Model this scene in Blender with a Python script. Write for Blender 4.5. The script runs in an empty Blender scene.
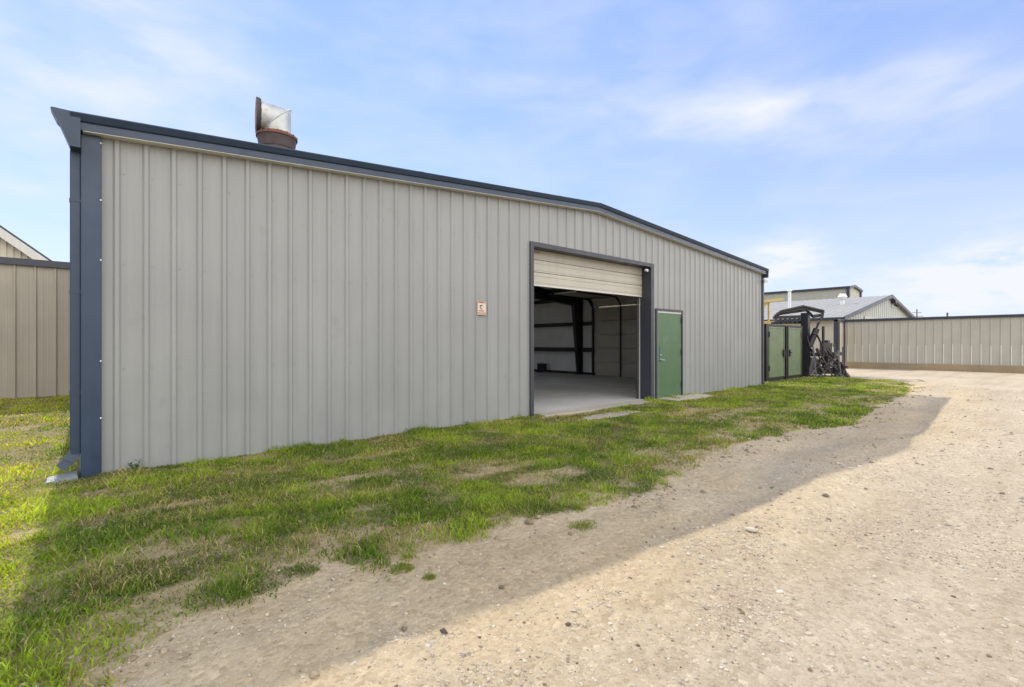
import bpy, math, random
import numpy as np
from mathutils import Vector, Matrix
random.seed(7)
rng = np.random.default_rng(11)
sc = bpy.context.scene
col = sc.collection
R = math.radians

# ------------------------------------------------------------------ helpers
class MB:
    """collects shapes (world coordinates) and links them as ONE mesh object"""
    def __init__(s): s.v=[]; s.f=[]; s.m=[]; s.s=[]
    def add(s, vs, fs, m=0, smooth=False):
        o=len(s.v); s.v += [tuple(p) for p in vs]
        for f in fs: s.f.append(tuple(i+o for i in f)); s.m.append(m); s.s.append(smooth)
    def box(s,x0,x1,y0,y1,z0,z1,m=0):
        vs=[(x,y,z) for z in (z0,z1) for y in (y0,y1) for x in (x0,x1)]
        s.add(vs,[(0,2,3,1),(4,5,7,6),(0,1,5,4),(2,6,7,3),(0,4,6,2),(1,3,7,5)],m)
    def cbox(s,x0,x1,y0,y1,z0,z1,b=.01,m=0):
        """box with chamfered vertical and top edges"""
        lv=[(0,b,z0),(b,0,z0)]
        ring=[(x0+b,y0),(x1-b,y0),(x1,y0+b),(x1,y1-b),(x1-b,y1),(x0+b,y1),(x0,y1-b),(x0,y0+b)]
        cx,cy=(x0+x1)/2,(y0+y1)/2
        def sh(r,d): return [(x+(d if x<cx else -d),y+(d if y<cy else -d)) for x,y in r]
        vs=[(x,y,z0) for x,y in ring]+[(x,y,z1-b) for x,y in ring]+[(x,y,z1) for x,y in sh(ring,b)]
        fs=[tuple(range(7,-1,-1)),tuple(range(16,24))]
        for k in range(8):
            j=(k+1)%8; fs+= [(k,j,8+j,8+k),(8+k,8+j,16+j,16+k)]
        s.add(vs,fs,m)
    def bar(s,p0,p1,w,h,m=0,up=(0,0,1)):
        p0,p1=Vector(p0),Vector(p1); d=(p1-p0).normalized(); u=Vector(up)
        if abs(d.dot(u))>.95: u=Vector((0,1,0))
        a=d.cross(u).normalized(); b=a.cross(d).normalized()
        vs=[]
        for p in (p0,p1):
            for i,j in ((-1,-1),(1,-1),(1,1),(-1,1)): vs.append(p+a*(w/2*i)+b*(h/2*j))
        s.add(vs,[(0,1,2,3),(7,6,5,4),(0,4,5,1),(1,5,6,2),(2,6,7,3),(3,7,4,0)],m)
    def tube(s,p0,p1,r0,r1=None,n=12,m=0,caps=True):
        r1=r0 if r1 is None else r1
        p0,p1=Vector(p0),Vector(p1); d=(p1-p0).normalized(); u=Vector((0,0,1))
        if abs(d.dot(u))>.95: u=Vector((0,1,0))
        a=d.cross(u).normalized(); b=a.cross(d).normalized()
        vs=[]
        for p,r in ((p0,r0),(p1,r1)):
            for k in range(n):
                t=2*math.pi*k/n; vs.append(p+a*(r*math.cos(t))+b*(r*math.sin(t)))
        s.add(vs,[(k,k+n,(k+1)%n+n,(k+1)%n) for k in range(n)],m,True)
        if caps: s.add(vs[:n],[tuple(range(n))],m); s.add(vs[n:],[tuple(range(n-1,-1,-1))],m)
    def path(s,pts,r,n=8,m=0):
        for a,b in zip(pts,pts[1:]): s.tube(a,b,r,r,n,m)
    def prism(s,poly,vec,m=0):
        n=len(poly); v=Vector(vec); a=[Vector(p) for p in poly]; b=[p+v for p in a]
        s.add(a+b,[tuple(range(n-1,-1,-1)),tuple(range(n,2*n))]+[(k,(k+1)%n,(k+1)%n+n,k+n) for k in range(n)],m)
    def build(s,name,mats,parent=None,fix=True):
        me=bpy.data.meshes.new(name); org=Vector((0,0,0))
        p=parent
        while p is not None: org+=p.location; p=p.parent
        me.from_pydata([Vector(v)-org for v in s.v],[],s.f)
        for mt in (mats if isinstance(mats,(list,tuple)) else [mats]): me.materials.append(mt)
        me.polygons.foreach_set('material_index',s.m); me.polygons.foreach_set('use_smooth',s.s)
        if fix:
            import bmesh
            bm=bmesh.new(); bm.from_mesh(me); bmesh.ops.recalc_face_normals(bm,faces=bm.faces[:]); bm.to_mesh(me); bm.free()
        me.update()
        o=bpy.data.objects.new(name,me); col.objects.link(o); o.parent=parent
        return o
def tag(o,label=None,cat=None,group=None,kind=None):
    if label: o['label']=label
    if cat: o['category']=cat
    if group: o['group']=group
    if kind: o['kind']=kind
    return o
def thing(name,loc,label,cat,group=None):
    o=bpy.data.objects.new(name,None); o.empty_display_size=.3; col.objects.link(o); o.location=loc
    bpy.context.view_layer.update()
    return tag(o,label,cat,group)

def ribbed(mb,org,u,nrm,L,sp,z0,z1,off=0.,holes=(),depth=.032,extra=(),top=.035,base=.075,m=0,minor=True):
    """rib-profiled sheet: org + u*s, ribs stand out along nrm, bottom z0, top z1(s)"""
    org,u,nrm=Vector(org),Vector(u),Vector(nrm)
    P=[]
    k=off
    while k<L+sp:
        P += [(k-base/2,0),(k-top/2,depth),(k+top/2,depth),(k+base/2,0)]
        if minor:
            for q in (.36,.64):
                c=k+sp*q; P += [(c-.02,0),(c-.006,.0025),(c+.006,.0025),(c+.02,0)]
        k+=sp
    P=sorted(P); xs=[p[0] for p in P]; ds=[p[1] for p in P]
    brk=[0,L]+list(extra)+[h for hh in holes for h in hh[:2]]
    allx=sorted(set([x for x in xs if 0<x<L]+brk))
    d=lambda x: float(np.interp(x,xs,ds))
    for a,b in zip(allx,allx[1:]):
        if b-a<1e-5: continue
        mid=(a+b)/2; spans=[(z0,None)]
        for h in holes:
            if h[0]<mid<h[1]:
                ns=[]
                for lo,hi in spans:
                    ns += [(lo,h[2])] if h[2]>lo+.001 else []
                    ns += [(h[3],hi)]
                spans=ns
        for lo,hi in spans:
            pa=org+u*a+nrm*d(a); pb=org+u*b+nrm*d(b)
            za=z1(a) if hi is None else hi; zb=z1(b) if hi is None else hi
            mb.add([(pa.x,pa.y,lo),(pb.x,pb.y,lo),(pb.x,pb.y,zb),(pa.x,pa.y,za)],[(0,1,2,3)],m)

# ------------------------------------------------------------------ noise
def _h(ix,iy,seed):
    n=(ix.astype(np.int64)*374761393+iy.astype(np.int64)*668265263+seed*974634777)&0x7fffffff
    n=(n^(n>>13))*1274126177&0x7fffffff
    return ((n^(n>>16))&0xffff)/65535.
def vn(x,y,s=0):
    x=np.asarray(x,float); y=np.asarray(y,float)
    ix=np.floor(x); iy=np.floor(y); fx=x-ix; fy=y-iy
    fx=fx*fx*(3-2*fx); fy=fy*fy*(3-2*fy)
    a=_h(ix,iy,s);b=_h(ix+1,iy,s);c=_h(ix,iy+1,s);d=_h(ix+1,iy+1,s)
    return (a*(1-fx)+b*fx)*(1-fy)+(c*(1-fx)+d*fx)*fy
def fbm(x,y,s=0,o=4):
    t=0;a=.5;n=0
    for k in range(o):
        t=t+a*vn(x*2**k+17*k,y*2**k-9*k,s+k); n+=a; a*=.5
    return t/n
def sstep(a,b,x):
    t=np.clip((x-a)/(b-a),0,1); return t*t*(3-2*t)

# ------------------------------------------------------------------ materials
def mat(name):
    m=bpy.data.materials.new(name); m.use_nodes=True; nt=m.node_tree
    return m,nt,nt.nodes['Principled BSDF']
def N(nt,t,**kw):
    n=nt.nodes.new(t)
    for k,v in kw.items(): setattr(n,k,v)
    return n
def noise(nt,scale,detail=4,vec=None,rough=.55,stretch=None):
    tc=N(nt,'ShaderNodeTexCoord'); src=tc.outputs['Object']
    if stretch:
        mp=N(nt,'ShaderNodeMapping'); mp.inputs['Scale'].default_value=stretch
        nt.links.new(src,mp.inputs['Vector']); src=mp.outputs[0]
    n=N(nt,'ShaderNodeTexNoise'); n.inputs['Scale'].default_value=scale; n.inputs['Detail'].default_value=detail; n.inputs['Roughness'].default_value=rough
    nt.links.new(src,n.inputs['Vector']); return n.outputs['Fac']
def ramp(nt,fac,stops):
    r=N(nt,'ShaderNodeValToRGB'); e=r.color_ramp.elements
    while len(e)<len(stops): e.new(.5)
    for q,(p,c) in zip(e,stops):
        q.position=p; q.color=(*c,1) if len(c)==3 else c
    nt.links.new(fac,r.inputs['Fac']); return r.outputs['Color']
def mix(nt,fac,a,b,blend='MIX'):
    n=N(nt,'ShaderNodeMix',data_type='RGBA',blend_type=blend)
    for s,v in ((n.inputs[0],fac),(n.inputs[6],a),(n.inputs[7],b)):
        if hasattr(v,'is_linked'): nt.links.new(v,s)
        elif isinstance(v,(int,float)): s.default_value=v
        else: s.default_value=(*v,1)
    return n.outputs[2]
def bump(nt,b,h,strength=.3,dist=.01):
    n=N(nt,'ShaderNodeBump'); n.inputs['Strength'].default_value=strength; n.inputs['Distance'].default_value=dist
    nt.links.new(h,n.inputs['Height']); nt.links.new(n.outputs[0],b.inputs['Normal'])
def paint(name,c,rough=.5,var=.12,metal=0,stain=None,stain_at=(.58,.75),scale=1.5,spec=.5,bmp=.06,streak=True,wave=None):
    m,nt,b=mat(name)
    c=np.array(c)
    f1=noise(nt,scale,6); a=ramp(nt,f1,[(.3,tuple(c*(1-var))),(.7,tuple(np.minimum(c*(1+var),1)))])
    if streak:
        f2=noise(nt,3,4,stretch=(3,3,.12)); a=mix(nt,.5,a,ramp(nt,f2,[(.35,(.86,.86,.85)),(.65,(1,1,1))]),'MULTIPLY')
    if stain:
        f3=noise(nt,scale*2.3,8,rough=.7); k=ramp(nt,f3,[(stain_at[0],(0,0,0)),(stain_at[1],(1,1,1))]); a=mix(nt,k,a,stain)
    nt.links.new(a,b.inputs['Base Color'])
    fr=noise(nt,scale*4,4); rr=ramp(nt,fr,[(.3,(rough-.08,)*3),(.7,(rough+.1,)*3)]); nt.links.new(rr,b.inputs['Roughness'])
    b.inputs['Metallic'].default_value=metal; b.inputs['Specular IOR Level'].default_value=spec
    if wave: bump(nt,b,noise(nt,1.1,2,stretch=(1,1,.5)),wave,.02)
    else: bump(nt,b,noise(nt,60,3),bmp,.004)
    return m
M={}
M['wall']=paint('painted_wall_sheet',(.283,.289,.281),.40,.06,wave=.2,spec=.45,stain=(.225,.225,.21),stain_at=(.60,.80),scale=.9)
M['fence']=paint('painted_fence_sheet',(.35,.315,.25),.48,.07,wave=.15)
M['yardfence']=paint('tan_yard_fence_sheet',(.47,.445,.355),.45,.06,wave=.1)
M['ribglint']=paint('pale_rib_glint',(.78,.75,.66),.4,.05)
M['cream']=paint('cream_wall_sheet',(.55,.51,.40),.5,.05)
M['gable']=paint('grey_gable_sheet',(.40,.42,.40),.5,.05)
M['greenish']=paint('pale_olive_sheet',(.42,.42,.34),.5,.05)
M['trim']=paint('slate_blue_trim',(.024,.045,.084),.36,.12,spec=.5,wave=.08)
M['trimgrey']=paint('charcoal_trim',(.042,.045,.058),.45,.12)
M['rooflite']=paint('galvanised_roof_sheet',(.33,.32,.285),.45,.06,streak=False)
M['insul']=paint('white_vinyl_insulation',(.80,.80,.78),.6,.06)
M['doorpan']=paint('cream_door_panel',(.47,.44,.365),.45,.05,stain=(.42,.27,.13),stain_at=(.63,.85))
M['green']=paint('green_door_paint',(.068,.135,.062),.42,.08,stain=(.13,.21,.12),stain_at=(.55,.8))
M['green2']=paint('faded_green_paint',(.135,.18,.095),.5,.12,stain=(.25,.29,.19),stain_at=(.60,.66),scale=2.5)
M['black']=paint('black_steel',(.018,.017,.019),.45,.25,stain=(.07,.045,.035),stain_at=(.62,.8),streak=False)
M['dark']=paint('dark_steel',(.03,.03,.033),.5,.2)
M['junk']=paint('weathered_dark_steel',(.065,.055,.055),.55,.3,stain=(.16,.11,.08),stain_at=(.55,.8),scale=4,streak=False)
M['greymetal']=paint('worn_grey_steel',(.17,.165,.17),.5,.2,stain=(.16,.09,.05),stain_at=(.55,.75),scale=5,streak=False)
M['yellow']=paint('yellow_machine_paint',(.55,.40,.13),.45,.1,stain=(.3,.16,.05),stain_at=(.65,.85))
M['galv']=paint('galvanised_duct',(.50,.52,.51),.42,.2,metal=.4,stain=(.36,.33,.24),stain_at=(.52,.7),scale=5)
M['rust']=paint('rusty_steel',(.20,.075,.035),.75,.35,stain=(.07,.045,.04),stain_at=(.45,.62),scale=7,bmp=.4,streak=False)
M['rustdark']=paint('dark_rusted_plate',(.07,.05,.048),.7,.3,stain=(.18,.08,.04),scale=8,streak=False)
M['white']=paint('white_plastic',(.75,.75,.73),.4,.03,streak=False)
M['lightstrip']=paint('cream_strip',(.6,.58,.53),.5,.05)
M['steelhw']=paint('brushed_steel',(.55,.55,.53),.3,.08,metal=.9,streak=False)
M['tealhw']=paint('teal_pull_plate',(.03,.13,.11),.35,.1,streak=False)
M['splash']=paint('pale_splash_block',(.20,.225,.215),.5,.1,streak=False)
M['signface']=paint('faded_sign_face',(.62,.53,.44),.5,.06,streak=False)
M['signpink']=paint('faded_red_sign_border',(.42,.28,.22),.5,.1,streak=False)
M['signblack']=paint('black_sign_ink',(.03,.028,.028),.5,.1,streak=False)
M['signred']=paint('dull_red_sign_ink',(.22,.07,.05),.5,.1,streak=False)
M['tan']=paint('tan_footing',(.34,.26,.15),.8,.1,bmp=.3)
M['wood']=paint('weathered_pole_wood',(.2,.17,.14),.8,.15)
M['insul2']=paint('grey_roof_sheet',(.12,.125,.14),.5,.1)
def concrete(name,c,var=.15):
    m,nt,b=mat(name); c=np.array(c)
    a=ramp(nt,noise(nt,.9,8,rough=.65),[(.3,tuple(c*(1-var))),(.7,tuple(c*(1+var)))])
    a=mix(nt,.35,a,ramp(nt,noise(nt,7,6,rough=.7),[(.35,(.75,.75,.74)),(.6,(1,1,1))]),'MULTIPLY')
    nt.links.new(a,b.inputs['Base Color'])
    rr=ramp(nt,noise(nt,1.7,5),[(.35,(.42,)*3),(.65,(.62,)*3)]); nt.links.new(rr,b.inputs['Roughness'])
    bump(nt,b,noise(nt,45,6),.12,.01); return m
M['slab']=concrete('workshop_concrete',(.52,.51,.49))
M['apron']=concrete('dusty_apron_concrete',(.46,.42,.35))

# ground: gravel and soil by a vertex mask
gm,nt,b=mat('caliche_gravel')
at=N(nt,'ShaderNodeAttribute',attribute_name='grass_cover')
tone=N(nt,'ShaderNodeAttribute',attribute_name='gravel_tone')
big=ramp(nt,noise(nt,.55,6,rough=.6),[(.32,(.48,.40,.285)),(.52,(.535,.45,.325)),(.72,(.58,.495,.365))])
fine=ramp(nt,noise(nt,70,6,rough=.85),[(.28,(.42,.39,.35)),(.42,(.90,.89,.88)),(.58,(1.03,1.03,1.03)),(.74,(1.34,1.35,1.36))])
g1=mix(nt,.85,big,fine,'MULTIPLY')
mid=ramp(nt,noise(nt,5.5,6,rough=.7),[(.34,(.80,.78,.75)),(.55,(1.02,1.02,1.02))])
g1=mix(nt,.45,g1,mid,'MULTIPLY')
tc=N(nt,'ShaderNodeTexCoord')
vo=N(nt,'ShaderNodeTexVoronoi'); vo.inputs['Scale'].default_value=34; nt.links.new(tc.outputs['Object'],vo.inputs['Vector'])
sep=N(nt,'ShaderNodeSeparateColor'); nt.links.new(vo.outputs['Color'],sep.inputs[0])
peb=ramp(nt,sep.outputs[0],[(0,(.70,.66,.60)),(.55,(1,1,1)),(.9,(1.0,.99,.97)),(1,(1.35,1.36,1.36))])
g1=mix(nt,.55,g1,peb,'MULTIPLY')
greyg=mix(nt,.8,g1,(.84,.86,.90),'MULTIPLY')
lane=ramp(nt,noise(nt,1.,5,stretch=(.22,1.5,1),rough=.6),[(.36,(.86,.84,.81)),(.50,(1,1,1)),(.64,(1.06,1.06,1.06))])
g1=mix(nt,.8,g1,lane,'MULTIPLY')
dt=N(nt,'ShaderNodeAttribute',attribute_name='dirt_tone')
g1=mix(nt,dt.outputs['Fac'],g1,mix(nt,1.,g1,(1.06,1.005,.88),'MULTIPLY'))
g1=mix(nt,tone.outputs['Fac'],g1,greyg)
soil=ramp(nt,noise(nt,6,7,rough=.7),[(.3,(.20,.17,.075)),(.5,(.34,.265,.14)),(.7,(.46,.365,.23))])
th=N(nt,'ShaderNodeAttribute',attribute_name='thatch_shade')
soil=mix(nt,th.outputs['Fac'],soil,ramp(nt,noise(nt,11,6,rough=.7),[(.3,(.055,.06,.022)),(.55,(.11,.105,.045)),(.75,(.19,.16,.08))]))  # shade between the blades painted into the thatch colour
cc=mix(nt,at.outputs['Fac'],g1,soil)
nt.links.new(cc,b.inputs['Base Color']); b.inputs['Roughness'].default_value=.92; b.inputs['Specular IOR Level'].default_value=.2
h1=noise(nt,26,8,rough=.8)
ad=N(nt,'ShaderNodeMath',operation='ADD'); nt.links.new(h1,ad.inputs[0])
vm=N(nt,'ShaderNodeMath',operation='MULTIPLY'); vm.inputs[1].default_value=-.55; nt.links.new(vo.outputs['Distance'],vm.inputs[0]); nt.links.new(vm.outputs[0],ad.inputs[1])
bump(nt,b,ad.outputs[0],.75,.02)
M['ground']=gm

def attrmat(name,rough,trans=0.,spec=.3):
    m,nt,b=mat(name)
    a=N(nt,'ShaderNodeAttribute',attribute_name='tint')
    nt.links.new(a.outputs['Color'],b.inputs['Base Color']); b.inputs['Roughness'].default_value=rough; b.inputs['Specular IOR Level'].default_value=spec
    if trans:
        t=N(nt,'ShaderNodeBsdfTranslucent'); br=mix(nt,1.,a.outputs['Color'],(1.5,1.5,.8),'MULTIPLY'); nt.links.new(br,t.inputs['Color'])
        mx=N(nt,'ShaderNodeMixShader'); mx.inputs[0].default_value=trans
        nt.links.new(b.outputs[0],mx.inputs[1]); nt.links.new(t.outputs[0],mx.inputs[2]); nt.links.new(mx.outputs[0],nt.nodes['Material Output'].inputs['Surface'])
    return m
M['grass']=attrmat('grass_blade',.5,.52,.35)
M['stone']=attrmat('limestone_pebble',.9,0,.2)
M['leaf']=attrmat('weed_leaf',.5,.3,.4)

# ------------------------------------------------------------------ terrain functions
EX=np.array([-40,-6,-.6,-.1,.14,.35,.62,.96,1.15,1.3,1.6,1.9,2.59,3.09,4.11,5.5,6.9,9.,10.2,14.,19.3,21.8,23.2,24.2,24.6])
EY=np.array([2.6,2.7,2.74,2.81,2.98,3.1,2.92,3.12,3.3,3.0,2.92,3.02,2.92,2.97,2.86,2.98,3.3,3.1,2.72,3.08,3.45,3.8,4.6,6.5,14])
BARE=[(7.5,6.1,.9,.22,.95),(7.3,6.8,1.3,.22,.9),(8.2,3.75,1.3,.28,.6),(9.6,5.3,1.2,.35,.75),(10.3,4.6,1.6,.3,.6),(12.2,4.0,1.5,.35,.5),(2.9,5.9,.7,.12,.6),(1.9,5.0,.8,.14,.5),(.6,5.2,.6,.1,.55),
      (.3,3.4,.3,.1,.5),(-.35,5.1,.22,.18,.8),(3.6,4.3,.9,.15,.6),(1.5,4.0,.7,.1,.4),(12.0,6.6,.8,.2,.8),(-1.5,9,.8,.5,.6),(-1.0,12,.6,.4,.5),(5.6,3.7,.9,.18,.5),(15,3.9,2.0,.25,.5)]
def cover(x,y):
    """0 bare gravel .. 1 closed sward"""
    x=np.asarray(x,float); y=np.asarray(y,float)
    e=np.interp(x,EX,EY)
    d=y-e+.10+(fbm(x*1.5,y*1.5,5)-.5)*.42+(fbm(x*6,y*6,9)-.5)*.3
    c=sstep(-.03,.16,d)
    patch=fbm(x*1.1,y*1.9,21)
    c=c*(1-.55*sstep(.55,.68,patch)*sstep(2.6,.4,d))*(1-.4*sstep(.55,.68,fbm(x*2.4,y*3.2,41)))
    for bx,by,rx,ry,k in BARE:
        q=np.exp(-(((x-bx)/rx)**2+((y-by)/ry)**2))
        c=c*(1-k*sstep(.2,.8,q+(fbm(x*5,y*5,33)-.5)*.7))
    c=np.where(x<-.1,np.clip(c*1.25+.12*(d>.1),0,1),c)
    return np.clip(c,0,1)*(x<24.4)
def inside(x,y): return (x>.0)&(x<17.5)&(y>7.24)
def gz(x,y):
    x=np.asarray(x,float); y=np.asarray(y,float)
    e=np.interp(x,EX,EY); d=y-e
    z=(fbm(x*.7,y*.7,3)-.5)*.035+(fbm(x*4,y*4,4)-.5)*.022+(fbm(x*13,y*13,6)-.5)*(.009+.016*np.exp(-((d+.35)/.45)**2))
    z=z-.034*np.exp(-((d+.8+.1*np.sin(x*.7))/.26)**2)+.016*np.exp(-((d+1.3)/.2)**2)-.026*np.exp(-((d+2.35+.1*np.sin(x*.6+1))/.28)**2)+.014*np.exp(-((d+2.85)/.22)**2)
    z=z+.025*sstep(-.1,.5,d)*sstep(7.1,5.0,y)-.02*sstep(5.5,7.1,y)*sstep(6,1,x)
    fade=sstep(24,40,np.hypot(x,y)); z=z*(1-fade)
    return np.where(inside(x,y),-.12,z)

# ------------------------------------------------------------------ ground sheet
gx=np.concatenate([[-900,-300,-100,-45,-25,-16,-11,-8,-6,-5,-4,-3.4],np.arange(-3,9,.05),np.arange(9,25,.14),np.arange(25,40,.8),[42,50,60,80,110,200,400,900]])
gy=np.concatenate([[-900,-300,-100,-40,-20,-10,-6,-3,-1.5,-.6],np.arange(0,7.6,.05),np.arange(7.6,20,.25),[21,23,26,30,36,45,60,90,150,300,900]])
X,Y=np.meshgrid(gx,gy); Z=gz(X,Y)
me=bpy.data.meshes.new('ground')
nx,ny=len(gx),len(gy); idx=np.arange(nx*ny).reshape(ny,nx)
F=np.stack([idx[:-1,:-1],idx[:-1,1:],idx[1:,1:],idx[1:,:-1]],-1).reshape(-1,4)
def fast_mesh(me,V,F,smooth=False):
    V=np.ascontiguousarray(V,dtype=np.float32); k=F.shape[1]
    me.vertices.add(len(V)); me.vertices.foreach_set('co',V.ravel())
    me.loops.add(F.size); me.loops.foreach_set('vertex_index',np.ascontiguousarray(F,dtype=np.int32).ravel())
    me.polygons.add(len(F)); me.polygons.foreach_set('loop_start',np.arange(0,F.size,k,dtype=np.int32))
    me.update(calc_edges=True)
    me.polygons.foreach_set('use_smooth',np.full(len(F),smooth)); me.update()
fast_mesh(me,np.stack([X.ravel(),Y.ravel(),Z.ravel()],-1),F,True)
a=me.attributes.new('grass_cover','FLOAT','POINT'); a.data.foreach_set('value',np.maximum(cover(X,Y),.72*sstep(-.05,.3,Y-np.interp(X,EX,EY)+(fbm(X*6,Y*6,9)-.5)*.4)*(X<24.4)).ravel().astype(np.float32))
dd=Y-np.interp(X,EX,EY)
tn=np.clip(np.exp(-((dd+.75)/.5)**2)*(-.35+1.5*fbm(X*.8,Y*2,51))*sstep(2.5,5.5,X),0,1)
dirt=sstep(-2.2,-.9,dd)*(.75+.5*fbm(X*1.3,Y*1.3,57)); dirt=np.clip(dirt,0,1)
a=me.attributes.new('thatch_shade','FLOAT','POINT'); a.data.foreach_set('value',(sstep(.35,.85,cover(X,Y))*np.where(X<-.15,.35,1)).ravel().astype(np.float32))  # painted blade shade, weaker on the sunlit left lawn
a=me.attributes.new('dirt_tone','FLOAT','POINT'); a.data.foreach_set('value',dirt.ravel().astype(np.float32))
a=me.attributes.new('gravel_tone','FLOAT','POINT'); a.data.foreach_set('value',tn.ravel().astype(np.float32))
me.materials.append(M['ground'])
ground=bpy.data.objects.new('ground',me); col.objects.link(ground); tag(ground,kind='structure')

# ------------------------------------------------------------------ grass
def scatter(x0,x1,y0,y1,dens,ref,pw):
    n=int((x1-x0)*(y1-y0)*dens); x=rng.uniform(x0,x1,n); y=rng.uniform(y0,y1,n)
    d=np.hypot(x,y); keep=rng.random(n)<np.minimum(1,(ref/d)**pw); return x[keep],y[keep]
xa,ya=scatter(-2.2,25,1.9,7.16,9500,4.0,1.15)
xb,yb=scatter(-7,-.12,7.16,18.7,2600,5.,1.1)
xc,yc=scatter(17.7,25,7.16,12,1500,4.,1.2)
x=np.concatenate([xa,xb,xc]); y=np.concatenate([ya,yb,yc])
c=cover(x,y); clump=fbm(x*3.2,y*3.2,61); tuft=fbm(x*9,y*9,71)
keep=(rng.random(len(x))<c*(.62+.7*sstep(.30,.6,tuft)))&~inside(x,y)&~((x>6.8)&(x<10.4)&(y>6.86))
x,y,c,clump,tuft=[q[keep] for q in (x,y,c,clump,tuft)]
def blades(x,y,hh,w,tint,lean):
    n=len(x); z=gz(x,y)-.006; th=rng.uniform(0,2*np.pi,n); ph=rng.uniform(0,2*np.pi,n)
    sx,sy=np.cos(th)*w/2,np.sin(th)*w/2; lx,ly=np.cos(ph)*lean*hh,np.sin(ph)*lean*hh
    V=np.empty((n,5,3))
    V[:,0]=np.stack([x-sx,y-sy,z],-1); V[:,1]=np.stack([x+sx,y+sy,z],-1)
    mx,my,mz=x+lx*.35,y+ly*.35,z+hh*.6
    V[:,2]=np.stack([mx+sx*.8,my+sy*.8,mz],-1); V[:,3]=np.stack([mx-sx*.8,my-sy*.8,mz],-1)
    V[:,4]=np.stack([x+lx,y+ly,z+hh*np.sqrt(np.clip(1-lean**2*.45,.1,1))],-1)
    o=np.arange(n)[:,None]*5
    F=np.concatenate([o+np.array([0,1,2]),o+np.array([0,2,3]),o+np.array([3,2,4])],0)
    return V.reshape(-1,3),F,np.repeat(tint,5,0)
n=len(x); d=np.hypot(x,y)
u=np.clip(.5*rng.random((n,1))+.9*sstep(.3,.7,fbm(x*1.7,y*1.7,141))[:,None]-.2,0,1); green=np.array([[.105,.185,.018]])*(1-u)+np.array([[.33,.43,.035]])*u
olive=np.array([[.29,.285,.08]]); straw=np.array([[.44,.36,.20]])
strawp=sstep(.40,.66,fbm(x*.9,y*1.8,81)+.12*(1-c)-.06-.14*(x<-.1))[:,None]
r=rng.random((n,1)); tint=np.where(r<.05+.34*strawp,straw*(.6+.6*rng.random((n,1))),np.where(r<.22+.5*strawp,olive*(.7+.6*rng.random((n,1))),green))
tint=tint*(.7+.6*clump[:,None])*rng.uniform(.6,1.35,(n,1))
tint=tint*(1+sstep(-.15,-.7,x)[:,None]*sstep(2.9,4.2,y)[:,None]*np.array([[.34,.14,-.1]]))  # left lawn tinted yellower, painting in the backlit sun
hh=(.012+.05*rng.random(n)**1.6)*(.6+.9*sstep(.35,.7,clump))*(.55+.55*c)
hh*=1+.5*sstep(6.8,7.1,y)*(x>-.1)*(x<17.6)*sstep(.5,.7,clump)
w=.0046*(1+.17*d)*rng.uniform(.6,1.5,n)
V,F,T=blades(x,y,hh,w,tint,rng.uniform(.35,1.25,n))
# dry stalks lying in the thin places
xs_,ys_=scatter(-2.2,24,2.2,7.1,1800,3.5,1.3)
dl=ys_-np.interp(xs_,EX,EY); cs_=cover(xs_,ys_)
kk=(rng.random(len(xs_))<.35*sstep(-.12,.15,dl)*(1.1-.8*cs_))&(xs_>-.15)&~((xs_>6.8)&(xs_<13)&(ys_>6.5)); xs_,ys_=xs_[kk],ys_[kk]; ns_=len(xs_)
ts_=np.array([[.46,.37,.21]])*rng.uniform(.45,1.1,(ns_,1))
V2,F2,T2=blades(xs_,ys_,rng.uniform(.03,.10,ns_),.0035*(1+.15*np.hypot(xs_,ys_))*rng.uniform(.6,1.3,ns_),ts_,rng.uniform(1.1,1.42,ns_))
F=np.concatenate([F,F2+len(V)]); V=np.concatenate([V,V2]); T=np.concatenate([T,T2])
me=bpy.data.meshes.new('grass'); fast_mesh(me,V,F)
a=me.attributes.new('tint','FLOAT_COLOR','POINT'); a.data.foreach_set('color',np.concatenate([T,np.ones((len(T),1))],1).astype(np.float32).ravel())
me.materials.append(M['grass']); g=bpy.data.objects.new('grass',me); col.objects.link(g)
tag(g,'patchy short green grass with straw and bare soil along the shed','grass',kind='stuff')
print('blades',n)
# three lone tufts out on the dirt
for (tx,ty,rad,k,lab) in ((1.58,2.62,.035,170,'smallest lone grass tuft, bright green, on bare dirt closest to the camera'),(2.98,2.60,.11,480,'wide yellowish grass tuft standing alone on the dirt near the shade edge'),(1.50,2.83,.07,420,'dense green grass tuft at the ragged edge of the lawn')):
    an=rng.uniform(0,2*np.pi,k); rr=rad*np.sqrt(rng.random(k)); bx=tx+rr*np.cos(an)*1.3; by=ty+rr*np.sin(an)
    uu=rng.random((k,1)); tt=np.array([[.15,.21,.03]])*(1-uu)+np.array([[.33,.34,.08]])*uu
    V,F,T=blades(bx,by,rng.uniform(.02,.06,k)*(1.1-.7*rr/rad),rng.uniform(.003,.006,k),tt,rng.uniform(.2,1,k))
    z0=float(gz(np.array([tx]),np.array([ty]))[0])
    me=bpy.data.meshes.new('grass_tuft'); fast_mesh(me,V-np.array([tx,ty,z0]),F)
    a=me.attributes.new('tint','FLOAT_COLOR','POINT'); a.data.foreach_set('color',np.concatenate([T,np.ones((len(T),1))],1).astype(np.float32).ravel())
    me.materials.append(M['grass']); o=bpy.data.objects.new('grass_tuft',me); o.location=(tx,ty,z0); col.objects.link(o); tag(o,lab,'grass tuft','lone grass tufts on the dirt')

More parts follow.
